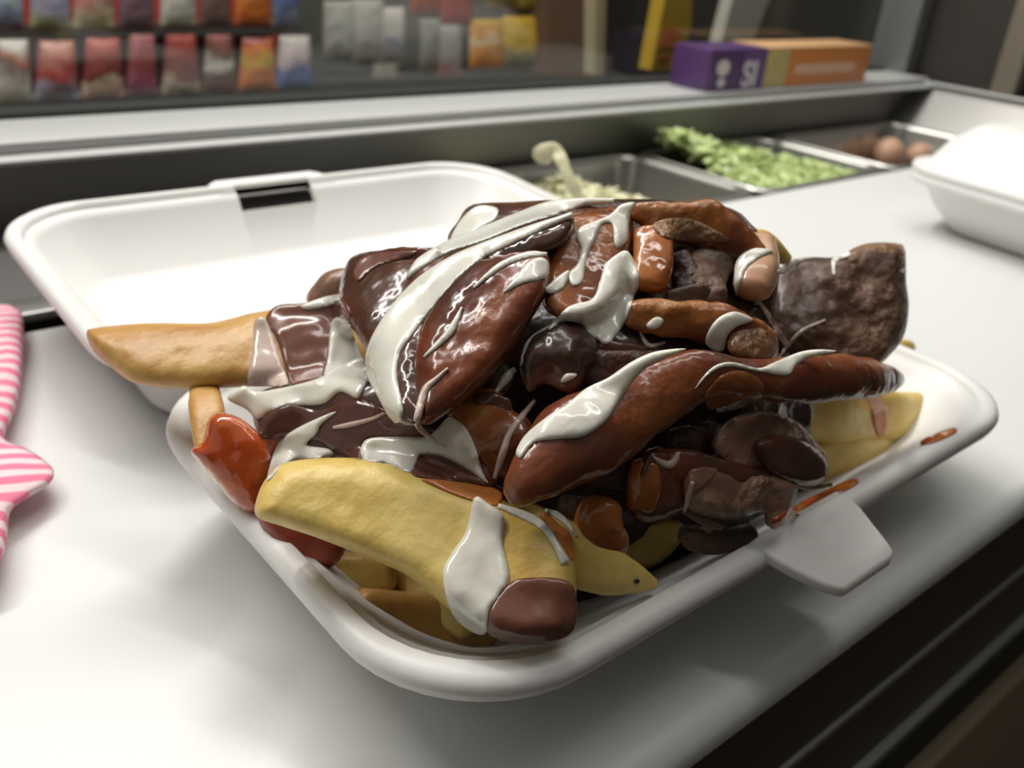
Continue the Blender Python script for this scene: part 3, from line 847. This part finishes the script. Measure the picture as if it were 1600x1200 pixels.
fry([(800, 805, 28, 0, ty(800, 805, .94)), (860, 850, 46, 0, ty(860, 850, .86)), (930, 885, 42, 0, ty(930, 885, .80)), (985, 902, 26, 0, ty(985, 902, .765)), (1028, 914, 6, 0, ty(1028, 914, .74))],
    'pointed fry with a dark speck on its tip, behind the biggest fry', M_fry2, n=2.6, thick=.7, cap=(.5, .3))
fry([(500, 892, 30, 0, ty(500, 892, 1.22)), (560, 900, 38, 0, ty(560, 900, 1.16)), (622, 892, 32, 0, ty(622, 892, 1.12))], 'stubby rounded fry tucked under the left of the biggest fry', M_fry2, cap=(.8, .6))
fry([(625, 890, 26, 0, ty(625, 890, 1.14)), (680, 940, 28, 0, ty(680, 940, 1.05)), (740, 985, 22, 0, ty(740, 985, .96))], 'fry mostly hidden beneath the middle of the biggest fry', M_fry2)
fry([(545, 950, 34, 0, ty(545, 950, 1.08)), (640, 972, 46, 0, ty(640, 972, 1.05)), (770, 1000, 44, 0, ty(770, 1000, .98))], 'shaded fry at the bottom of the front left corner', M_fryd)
lump([(985, 830), (1020, 812), (1062, 814), (1068, 838), (1045, 868), (1012, 888), (975, 886), (955, 862)], 'flat yellow fry wedge beside the pointed fry', M_fry2, name='potato_fry', cat='fry', group='thick cut fries in the open container', T_=22, w=10, amp=.08, p=2.6, base=ty(1015, 850, .92))
fry([(1150, 640, 42, 0, ty(1150, 640, 1.04)), (1250, 645, 46, 0, ty(1250, 645, 1.00)), (1340, 650, 42, 0, ty(1340, 650, .96)), (1440, 652, 40, 0, ty(1440, 652, .93))], 'large fry with a square-cut end at the right of the container', M_fry2, cap=(.3, .15), n=3.6)
fry([(1240, 735, 36, 0, ty(1240, 735, .95)), (1300, 712, 44, 0, ty(1300, 712, .94)), (1350, 690, 34, 0, ty(1350, 690, .93)), (1395, 672, 14, 0, ty(1395, 672, .92))], 'tapering fry below the square-cut fry at the right', M_fry2, n=2.6)
fry([(1360, 575, 26, 0, ty(1360, 575, 1.18)), (1400, 553, 22, 0, ty(1400, 553, 1.18)), (1420, 550, 17, 0, ty(1420, 550, 1.18))], 'small fry tip poking out under the big right-hand meat block', M_fry2)
fry([(1150, 385, 24, 0, 1.90), (1190, 385, 24, 0, 1.92), (1234, 408, 8, 0, 1.94)], 'pale fry end showing behind the top right of the heap', M_fry2, n=2.4)
fry([(1018, 360, 30, 42), (1020, 415, 31, 44), (1012, 455, 26, 36)], 'amber sauced fry end in the upper middle of the heap', M_orange, n=3, thick=.6)
fry([(1190, 375, 22, 46), (1182, 425, 34, 52), (1172, 462, 26, 46)], 'stubby white-coated fry at the upper right of the heap', plain('pinkish_fry', (.50, .28, .16), .3, sss=.2, coat=.3), n=2.3, roll=10)
fry([(950, 775, 26, 20), (935, 820, 38, 24), (960, 850, 26, 20), (975, 862, 12, 18)], 'orange sauced fry under the long front meat strip', M_orange, n=2.4)
fry([(1010, 715, 22, 26), (1005, 760, 28, 26), (1000, 800, 20, 20)], 'orange chilli-coated fry between the front meat pieces', M_orange, n=2.4)
fry([(620, 742, 26, -60), (700, 765, 34, -60), (790, 800, 36, -50), (880, 848, 30, -40)], 'orange smeared fry directly behind the biggest fry', M_orange, n=2.6, thick=.7)

# ---- meat: back and top of the heap first
lump([(702, 382), (716, 345), (738, 320), (800, 316), (880, 316), (900, 360), (860, 420), (780, 430)], 'meat slab forming the upper left shoulder of the heap', M_bbq, T_=40, w=30, lift=-10)
lump([(478, 468), (494, 440), (512, 424), (545, 420), (560, 450), (545, 480), (500, 490)], 'small dry brown meat scrap behind the left of the heap', M_crust, T_=22, w=20, base=ty(520, 450, 1.62))
lump([(860, 330), (920, 314), (1000, 311), (1080, 318), (1150, 338), (1185, 368), (1215, 400), (1212, 470), (1190, 520), (1100, 560), (1000, 560), (900, 520), (850, 430)], 'broad dark meat slab under the top of the heap', M_dark, T_=30, w=40, lift=-20)
meat([(985, 330, 14, 50), (1040, 340, 27, 58), (1100, 352, 34, 58), (1150, 385, 34, 52), (1185, 430, 20, 40)], 'curved meat slice arching over the top right of the heap', M_mix, thick=.7)
meat([(1120, 325, 6, 20), (1150, 345, 14, 24), (1175, 375, 14, 24)], 'thin meat edge behind the arching slice', M_bbq)
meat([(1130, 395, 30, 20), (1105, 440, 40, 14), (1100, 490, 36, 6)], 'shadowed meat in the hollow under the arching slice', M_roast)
lump([(880, 340), (930, 325), (985, 330), (985, 400), (960, 470), (905, 500), (850, 480), (855, 400)], 'amber meat slice running down the upper middle of the heap', M_mix, T_=34, w=30, lift=30)
# big left slab, two lobes
lump([(530, 468), (538, 420), (562, 396), (640, 388), (700, 384), (760, 365), (830, 340), (895, 338), (880, 380), (800, 420), (730, 450), (690, 500), (670, 570), (668, 640), (655, 664), (626, 660), (600, 640), (582, 590), (570, 545), (548, 510)],
     'large glossy meat slab draped down the left of the heap', M_bbq, T_=46, w=42, lift=42, amp=.3, freq=60)
lump([(660, 500), (720, 420), (790, 395), (845, 390), (860, 412), (855, 455), (830, 500), (795, 555), (745, 610), (700, 645), (668, 664), (648, 650), (640, 590)],
     'red-brown meat lobe along the right edge of the large slab', M_bbq_red, T_=48, w=42, lift=58, amp=.25)
meat([(560, 430, 18, 70), (610, 405, 16, 66), (690, 396, 10, 60)], 'reddish folded top edge of the large left slab', M_bbq_red)
# right block
lump([(1206, 440), (1225, 415), (1262, 402), (1300, 402), (1330, 392), (1352, 381), (1400, 380), (1414, 390), (1416, 440), (1420, 478), (1414, 520), (1395, 550), (1360, 575), (1290, 570), (1225, 548), (1205, 500)],
     'thick square meat block standing at the right of the heap', M_roast, T_=60, w=34, back=80, amp=.30, fine=.02, p=2.6, base=lambda v: ty(1310, 480, .98)+(v[0]-1310)*.0004-(v[1]-480)*.0006)
lump([(1320, 398), (1352, 381), (1400, 380), (1412, 392), (1412, 425), (1370, 428), (1325, 420)], 'tan crusted end on the top right corner of the meat block', M_brown, T_=26, w=16, base=lambda v: ty(1310, 480, .98)*.975+(v[0]-1310)*.0004-(v[1]-480)*.0006)
# centre pieces
lump([(812, 575), (822, 535), (850, 512), (885, 502), (918, 516), (938, 548), (922, 578), (895, 614), (850, 600), (826, 612)], 'dark rounded meat piece in the centre of the heap', M_mixd, T_=30, w=40, lift=34, amp=.8)
meat([(975, 490, 16, 30), (1040, 500, 34, 38), (1110, 512, 34, 42), (1170, 530, 34, 44), (1205, 545, 18, 40)], 'amber meat strip across the middle right of the heap', M_mix, thick=.7)
lump([(1140, 520), (1170, 500), (1205, 512), (1217, 540), (1205, 568), (1160, 566), (1138, 548)], 'brown knobbly meat end at the middle right', M_brown, T_=30, w=24, lift=60)
meat([(700, 620, 20, 0), (750, 650, 48, 6), (790, 700, 44, 10), (790, 750, 26, 12)], 'brown meat piece in the hollow left of the front strip', M_mix)
meat([(890, 560, 20, 20), (960, 580, 34, 28), (1060, 575, 30, 30), (1150, 560, 24, 24)], 'dark glazed meat behind the long front strip', M_dark)
# M9 long front strip
m9 = lambda px, py, hw, y: (px, py, hw, 0, ty(px, py, y))
meat([m9(796, 786, 16, .86), m9(832, 745, 44, .85), m9(890, 692, 66, .86), m9(960, 655, 62, .86), m9(1022, 618, 52, .85), m9(1090, 588, 40, .82), m9(1160, 592, 32, .79), m9(1240, 594, 36, .77), m9(1320, 592, 36, .77), m9(1380, 592, 26, .78), m9(1410, 594, 8, .79)],
     'long glossy meat strip sweeping across the front to the right tip', M_bbq_red, thick=.85, n=2.1, cap=(.6, 1.0), amp=.14, fine=.0, m=90)
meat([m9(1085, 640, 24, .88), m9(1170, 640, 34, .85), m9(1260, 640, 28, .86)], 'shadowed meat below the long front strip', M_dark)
# crusty pieces
lump([(1112, 700), (1125, 668), (1150, 650), (1190, 642), (1240, 656), (1275, 690), (1294, 718), (1290, 750), (1255, 762), (1200, 745), (1140, 735)], 'dark crusty meat curl at the right front of the heap', M_crust, T_=36, w=30, lift=10, amp=.35, fine=.05)
lump([(1180, 690), (1235, 680), (1280, 705), (1293, 725), (1288, 750), (1250, 758), (1200, 738)], 'smooth dark inner face of the meat curl', M_bbq, T_=24, w=18, lift=40)
lump([(1068, 742), (1100, 728), (1160, 730), (1215, 738), (1246, 755), (1238, 795), (1222, 822), (1198, 822), (1190, 800), (1150, 812), (1100, 806), (1072, 790)], 'crusty brown meat chunk lying against the front rim', M_crust, T_=34, w=26, lift=24, amp=.35, fine=.06)
meat([(1030, 725, 16, 24), (1075, 728, 20, 34), (1140, 738, 16, 40), (1225, 742, 8, 36)], 'red glazed top edge of the crusty chunk', M_bbq_red)
lump([(1010, 700), (1060, 705), (1080, 745), (1072, 795), (1030, 815), (990, 810), (985, 760)], 'red-brown sauced meat between the orange fry and the crusty chunk', M_bbq_red, T_=30, w=24, lift=14)
meat([(1065, 795, 8, 10), (1100, 815, 7, 10), (1128, 826, 4, 10)], 'thin stringy meat shred under the crusty chunk', M_crust, thick=.8)
meat([(1240, 757, 4, 10), (1270, 760, 5, 6), (1300, 757, 3, 4)], 'thin stringy meat shred right of the crusty chunk', M_crust, thick=.8)
# left middle
lump([(395, 625), (440, 600), (520, 585), (600, 600), (660, 640), (720, 640), (765, 690), (778, 750), (740, 775), (640, 750), (540, 740), (430, 730), (405, 690)], 'meat piece smothered in sauces left of centre', M_bbq, T_=28, w=40, lift=-40)
lump([(298, 706), (316, 690), (326, 655), (345, 645), (378, 655), (408, 682), (424, 716), (420, 760), (404, 800), (372, 792), (332, 748)], 'bright red chilli-coated fry chunk at the left rim', M_chil, name='potato_chunk', cat='fry', group='thick cut fries in the open container', T_=30, w=34, base=ty(365, 725, 1.36))
lump([(404, 812), (440, 800), (500, 820), (540, 850), (520, 885), (480, 890), (440, 862)], 'dark red chilli-soaked chunk below the biggest fry', plain('dull_chilli', (.26, .045, .02), .35, var=.3, vscale=60), name='potato_chunk', cat='fry', group='thick cut fries in the open container', T_=24, w=24, base=ty(470, 845, 1.20))

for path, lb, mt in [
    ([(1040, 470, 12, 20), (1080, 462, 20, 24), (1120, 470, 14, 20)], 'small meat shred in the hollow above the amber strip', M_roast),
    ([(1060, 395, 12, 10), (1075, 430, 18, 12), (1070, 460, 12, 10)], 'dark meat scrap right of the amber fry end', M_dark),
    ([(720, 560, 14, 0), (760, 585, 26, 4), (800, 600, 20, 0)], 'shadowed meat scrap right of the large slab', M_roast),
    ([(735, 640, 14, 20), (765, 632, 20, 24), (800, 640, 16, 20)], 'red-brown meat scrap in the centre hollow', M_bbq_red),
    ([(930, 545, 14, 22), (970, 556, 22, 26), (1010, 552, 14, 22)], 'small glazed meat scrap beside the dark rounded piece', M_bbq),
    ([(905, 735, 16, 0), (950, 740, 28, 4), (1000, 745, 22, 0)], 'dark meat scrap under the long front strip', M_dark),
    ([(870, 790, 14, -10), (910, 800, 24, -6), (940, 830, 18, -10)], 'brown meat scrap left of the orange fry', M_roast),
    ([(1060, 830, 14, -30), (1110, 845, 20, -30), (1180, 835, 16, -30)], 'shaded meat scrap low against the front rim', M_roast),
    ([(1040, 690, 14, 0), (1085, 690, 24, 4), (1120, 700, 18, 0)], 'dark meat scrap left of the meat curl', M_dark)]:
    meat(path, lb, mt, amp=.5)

# ---- sauces
build_bvh()
S = lambda out, name='garlic_sauce', mat=M_white, **k: drape(name, out, mat, **k)

def pool(out, label, name='garlic_sauce', mat=M_white, **k):
    o = drape(name, out, mat, parent=None, **k)
    if o: tag(o, label, 'sauce', 'white sauce drizzles over the heap' if mat in (M_white, M_pinkw) else 'brown and red sauce pools on the food')
    return o


# brown and red sauces first
F0 = len(FOOD)
D_ = lambda out, label, mat=M_bbqs, name='barbecue_sauce', **k: pool(out, label, name, mat, food=True, **k)
D_([(415, 500), (432, 478), (470, 474), (530, 468), (548, 490), (540, 520), (522, 545), (512, 580), (495, 606), (460, 604), (446, 575), (432, 530)], 'brown sauce band hanging over the long golden fry', M_bbql, w=16, th=6)
D_([(790, 915), (820, 903), (888, 908), (902, 950), (892, 990), (850, 1007), (805, 1005), (765, 992), (758, 965), (770, 940)], 'rounded brown sauce cap on the end of the biggest fry', M_bbql, w=26, th=9, sm=6, maxjump=6)
D_([(405, 680), (410, 655), (450, 631), (500, 640), (560, 625), (610, 645), (655, 662), (670, 682), (600, 684), (572, 690), (566, 718), (520, 704), (495, 690), (445, 682), (425, 688)], 'dark brown sauce pool between the white streaks left of centre', w=16, th=6)
D_([(642, 732), (655, 716), (680, 712), (712, 725), (765, 757), (735, 758), (685, 750), (648, 744)], 'brown teardrop of sauce behind the biggest fry', M_bbql, w=12, th=6)
D_([(660, 748), (745, 757), (782, 768), (778, 790), (735, 782), (690, 765)], 'orange sauce streak along the top of the biggest fry', M_orgs, name='orange_sauce', w=8, th=4)
D_([(850, 800), (872, 818), (890, 832), (900, 870), (880, 872), (862, 842), (840, 822)], 'pinkish orange dribble beside the pointed fry', M_orgs, name='orange_sauce', w=8, th=4)
D_([(1205, 815), (1225, 800), (1270, 775), (1330, 748), (1340, 756), (1300, 778), (1250, 805), (1210, 828)], 'red chilli smear along the front rim', M_chil, name='chilli_sauce', w=6, th=1.5)
D_([(1438, 690), (1455, 680), (1490, 668), (1494, 676), (1465, 690), (1440, 696)], 'small red chilli smear on the right front rim', M_chil, name='chilli_sauce', w=5, th=1.5)
D_([(1350, 618), (1366, 611), (1380, 624), (1386, 645), (1386, 672), (1372, 682), (1364, 660), (1360, 636)], 'faint orange smear on the square-cut fry', M_orgs, name='orange_sauce', w=6, th=1.5)
D_([(1108, 606), (1128, 586), (1155, 579), (1186, 592), (1192, 612), (1150, 628), (1112, 640), (1100, 625)], 'orange sauce patch on the middle of the long front strip', M_mix, name='orange_sauce', w=16, th=4)
D_([(566, 402), (600, 394), (650, 392), (640, 402), (590, 416), (560, 440), (552, 425)], 'reddish sauce gloss on the top left corner of the large slab', M_bbql, w=14, th=4)
for o_, l_ in ((drape('bare_patch', [(1020, 352), (1045, 341), (1080, 343), (1112, 356), (1140, 376), (1090, 378), (1040, 372)], M_brown, th=1.5, w=16, parent='auto', food=True), 'tan bare patch'),
               (drape('bare_patch', [(1078, 735), (1120, 733), (1100, 760), (1080, 770)], M_crust, th=2, w=12, parent='auto', food=True), None)):
    if o_ and l_: o_['label'] = l_
build_bvh()

# white sauce
pool(ribbon([(1120, 642, 3), (1150, 634, 5), (1190, 618, 3)]), 'thin white edge below the orange patch on the front strip', mat=M_pinkw, w=4, th=3)
pool(ribbon([(520, 668, 2), (545, 664, 4), (580, 655, 3), (600, 645, 2)]), 'thin pinkish swirl in the dark brown pool left of centre', mat=M_pinkw, w=4, th=2)
pool(ribbon([(1215, 560, 2), (1250, 520, 3), (1290, 500, 2)]), 'faint thin white line low on the meat block', mat=M_pinkw, w=3, th=1.5)
pool(ribbon([(1000, 520, 2), (1015, 540, 4), (1040, 535, 2)]), 'thin white loop under the amber meat strip', mat=M_pinkw, w=3, th=2)
pool(ribbon([(895, 335, 4), (825, 361, 8), (750, 393, 12), (712, 415, 17), (668, 452, 24), (632, 495, 27), (603, 540, 26), (596, 575, 25), (606, 612, 18), (618, 645, 13), (622, 660, 5)]), 'widest white sauce streak running down the large left slab', w=13, th=7)
pool(ribbon([(637, 434, 2), (655, 412, 8), (700, 385, 9), (750, 367, 11), (812, 342, 11), (860, 326, 12), (910, 316, 7), (960, 314, 4)]), 'long white streak along the top left crest of the heap', w=9, th=5)
pool(ribbon([(740, 450, 2), (762, 430, 4), (787, 412, 5), (825, 398, 5), (855, 397, 3)]), 'thin white streak above the red-brown lobe', w=5, th=3)
pool([(825, 410), (845, 402), (857, 410), (856, 430), (840, 438), (817, 443), (787, 457), (806, 432)], 'short white splash at the top of the red-brown lobe', w=8, th=4)
pool(ribbon([(722, 480, 2), (705, 515, 6), (687, 535, 5), (662, 558, 2)]), 'thin white dash on the middle of the left slab', w=4, th=3)
pool(ribbon([(700, 575, 2), (682, 592, 4), (665, 608, 6), (655, 640, 6), (652, 662, 5), (668, 680, 4), (697, 699, 1)], 26), 'curling pinkish white trickle below the left slab', mat=M_pinkw, w=5, th=3)
pool([(703, 381), (717, 347), (745, 322), (777, 325), (775, 342), (760, 352), (740, 365)], 'white coating on the upper left corner of the heap', w=10, th=5)
pool([(907, 355), (950, 337), (970, 320), (992, 317), (984, 340), (980, 375), (967, 387), (960, 382), (957, 352), (942, 350), (932, 370), (922, 390), (915, 412), (910, 440), (895, 447), (888, 428), (902, 412), (907, 390), (900, 372)], 'forked white drip from the crest of the heap', w=9, th=5)
pool([(852, 450), (888, 422), (882, 448), (862, 459)], 'small white splash left of the big centre pool', w=6, th=4)
pool([(980, 392), (996, 420), (998, 447), (990, 465), (985, 485), (970, 515), (950, 537), (935, 532), (920, 520), (907, 507), (882, 502), (857, 515), (887, 480), (925, 467), (937, 440), (945, 415), (960, 400)], 'big white sauce pool in the upper centre', w=13, th=7, sm=8)
pool([(1125, 495), (1150, 487), (1177, 500), (1152, 510), (1137, 525), (1131, 547), (1118, 549), (1102, 535), (1110, 512)], 'white comma of sauce at the middle right', w=8, th=4)
pool([(1010, 507), (1025, 495), (1037, 500), (1030, 512), (1015, 514)], 'small white spot on the amber meat strip', w=6, th=3)
pool([(1147, 430), (1153, 404), (1178, 388), (1208, 392), (1185, 404), (1166, 420), (1155, 450), (1150, 462)], 'white sauce over the stubby fry at the upper right', w=8, th=4)
pool(ribbon([(1185, 470, 3), (1200, 492, 4), (1214, 515, 5), (1232, 543, 4)]), 'thin white trickle left of the meat block', mat=M_pinkw, w=4, th=3)
pool([(1214, 424), (1232, 408), (1255, 402), (1278, 402), (1250, 410), (1225, 428)], 'white smear on the left shoulder of the meat block', w=6, th=3)
pool([(1300, 404), (1325, 393), (1330, 400), (1308, 410), (1306, 430), (1302, 430)], 'white drip on top of the meat block', w=5, th=3)
pool([(807, 702), (822, 678), (860, 647), (885, 632), (915, 607), (950, 590), (987, 565), (1025, 549), (1072, 545), (1040, 560), (1002, 582), (965, 630), (945, 660), (912, 682), (875, 686), (840, 690), (825, 702), (814, 716), (807, 712)], 'bold white stroke across the long front meat strip', w=13, th=7)
pool([(1086, 608), (1100, 587), (1120, 570), (1145, 566), (1185, 575), (1212, 565), (1250, 550), (1280, 546), (1307, 549), (1270, 558), (1245, 570), (1230, 587), (1187, 581), (1140, 573), (1112, 582)], 'white zigzag along the top of the right part of the front strip', w=8, th=4)
pool(ribbon([(836, 625, 3), (812, 655, 5), (795, 680, 5), (785, 710, 6), (772, 748, 3)]), 'pinkish trickle left of the bold white stroke', mat=M_pinkw, w=5, th=3)
pool([(572, 687), (625, 682), (670, 680), (700, 652), (715, 655), (732, 675), (745, 705), (755, 740), (762, 755), (725, 730), (687, 712), (657, 712), (642, 738), (610, 725), (567, 717)], 'white sauce pool above the middle of the biggest fry', w=13, th=7)
pool([(418, 752), (427, 710), (445, 682), (482, 660), (525, 643), (502, 663), (495, 677), (480, 695), (515, 702), (517, 714), (450, 722)], 'white sauce fold beside the chilli-coated chunk', w=11, th=6)
pool([(355, 622), (380, 603), (400, 612), (450, 604), (500, 590), (530, 572), (566, 560), (574, 590), (560, 622), (532, 612), (507, 630), (475, 634), (450, 632), (425, 642), (402, 655), (385, 640)], 'white sauce spilling below the long golden fry', w=12, th=6, sm=8)
pool([(398, 502), (414, 498), (428, 528), (442, 572), (450, 600), (418, 604), (388, 598), (394, 550)], 'translucent white band on the long golden fry left of the brown sauce', mat=M_pinkw, w=10, th=4)
pool([(520, 500), (545, 505), (560, 545), (572, 580), (540, 590), (505, 602), (512, 560)], 'translucent white band on the long golden fry right of the brown sauce', mat=M_white, w=10, th=4)
pool([(470, 478), (500, 466), (530, 460), (532, 470), (505, 480), (480, 484)], 'white dab on the brown sauce at the back of the long fry', w=6, th=3)
pool([(741, 778), (762, 786), (788, 808), (786, 850), (796, 901), (780, 930), (764, 955), (758, 991), (728, 982), (703, 952), (692, 897), (707, 863), (728, 830)], 'thick white band of sauce across the biggest fry', w=18, th=8)
pool(ribbon([(778, 790, 4), (826, 808, 7), (850, 824, 6), (868, 850, 6), (884, 880, 8)]), 'white streak between the biggest fry and the pointed fry', w=6, th=4)
pool(ribbon([(852, 797, 3), (872, 805, 5), (888, 820, 4), (900, 838, 2)]), 'thin white edge of sauce below the front meat strip', w=4, th=3)
pool([(1015, 705), (1022, 712), (1045, 720), (1058, 705), (1062, 715), (1050, 732), (1030, 726)], 'small pinkish white dab left of the crusty chunk', mat=M_pinkw, w=5, th=3)
pool(ribbon([(1082, 752, 4), (1076, 775, 5), (1069, 800, 2)]), 'small white drip down the left of the crusty chunk', mat=M_pinkw, w=4, th=3)
pool(ribbon([(775, 612, 3), (790, 592, 7), (805, 576, 4)]), 'short white dash in the dark hollow at the centre', w=5, th=3)
pool([(876, 597), (884, 584), (902, 585), (890, 595)], 'tiny white spot on the dark centre meat', w=4, th=3)
# pepper specks
for px, py, r, lb in [(995, 908, 5, 'dark speck on the tip of the pointed fry'), (906, 623, 5, 'dark herb speck on the bold white stroke')]:
    pool([(px-r, py), (px, py-r*.8), (px+r, py), (px, py+r*.8)], lb, name='pepper_speck', mat=M_speck, w=3, th=2, step=3)
for o in COL.objects:
    if o.name.startswith('pepper_speck'): o['category'] = 'pepper'; o['group'] = 'pepper specks'
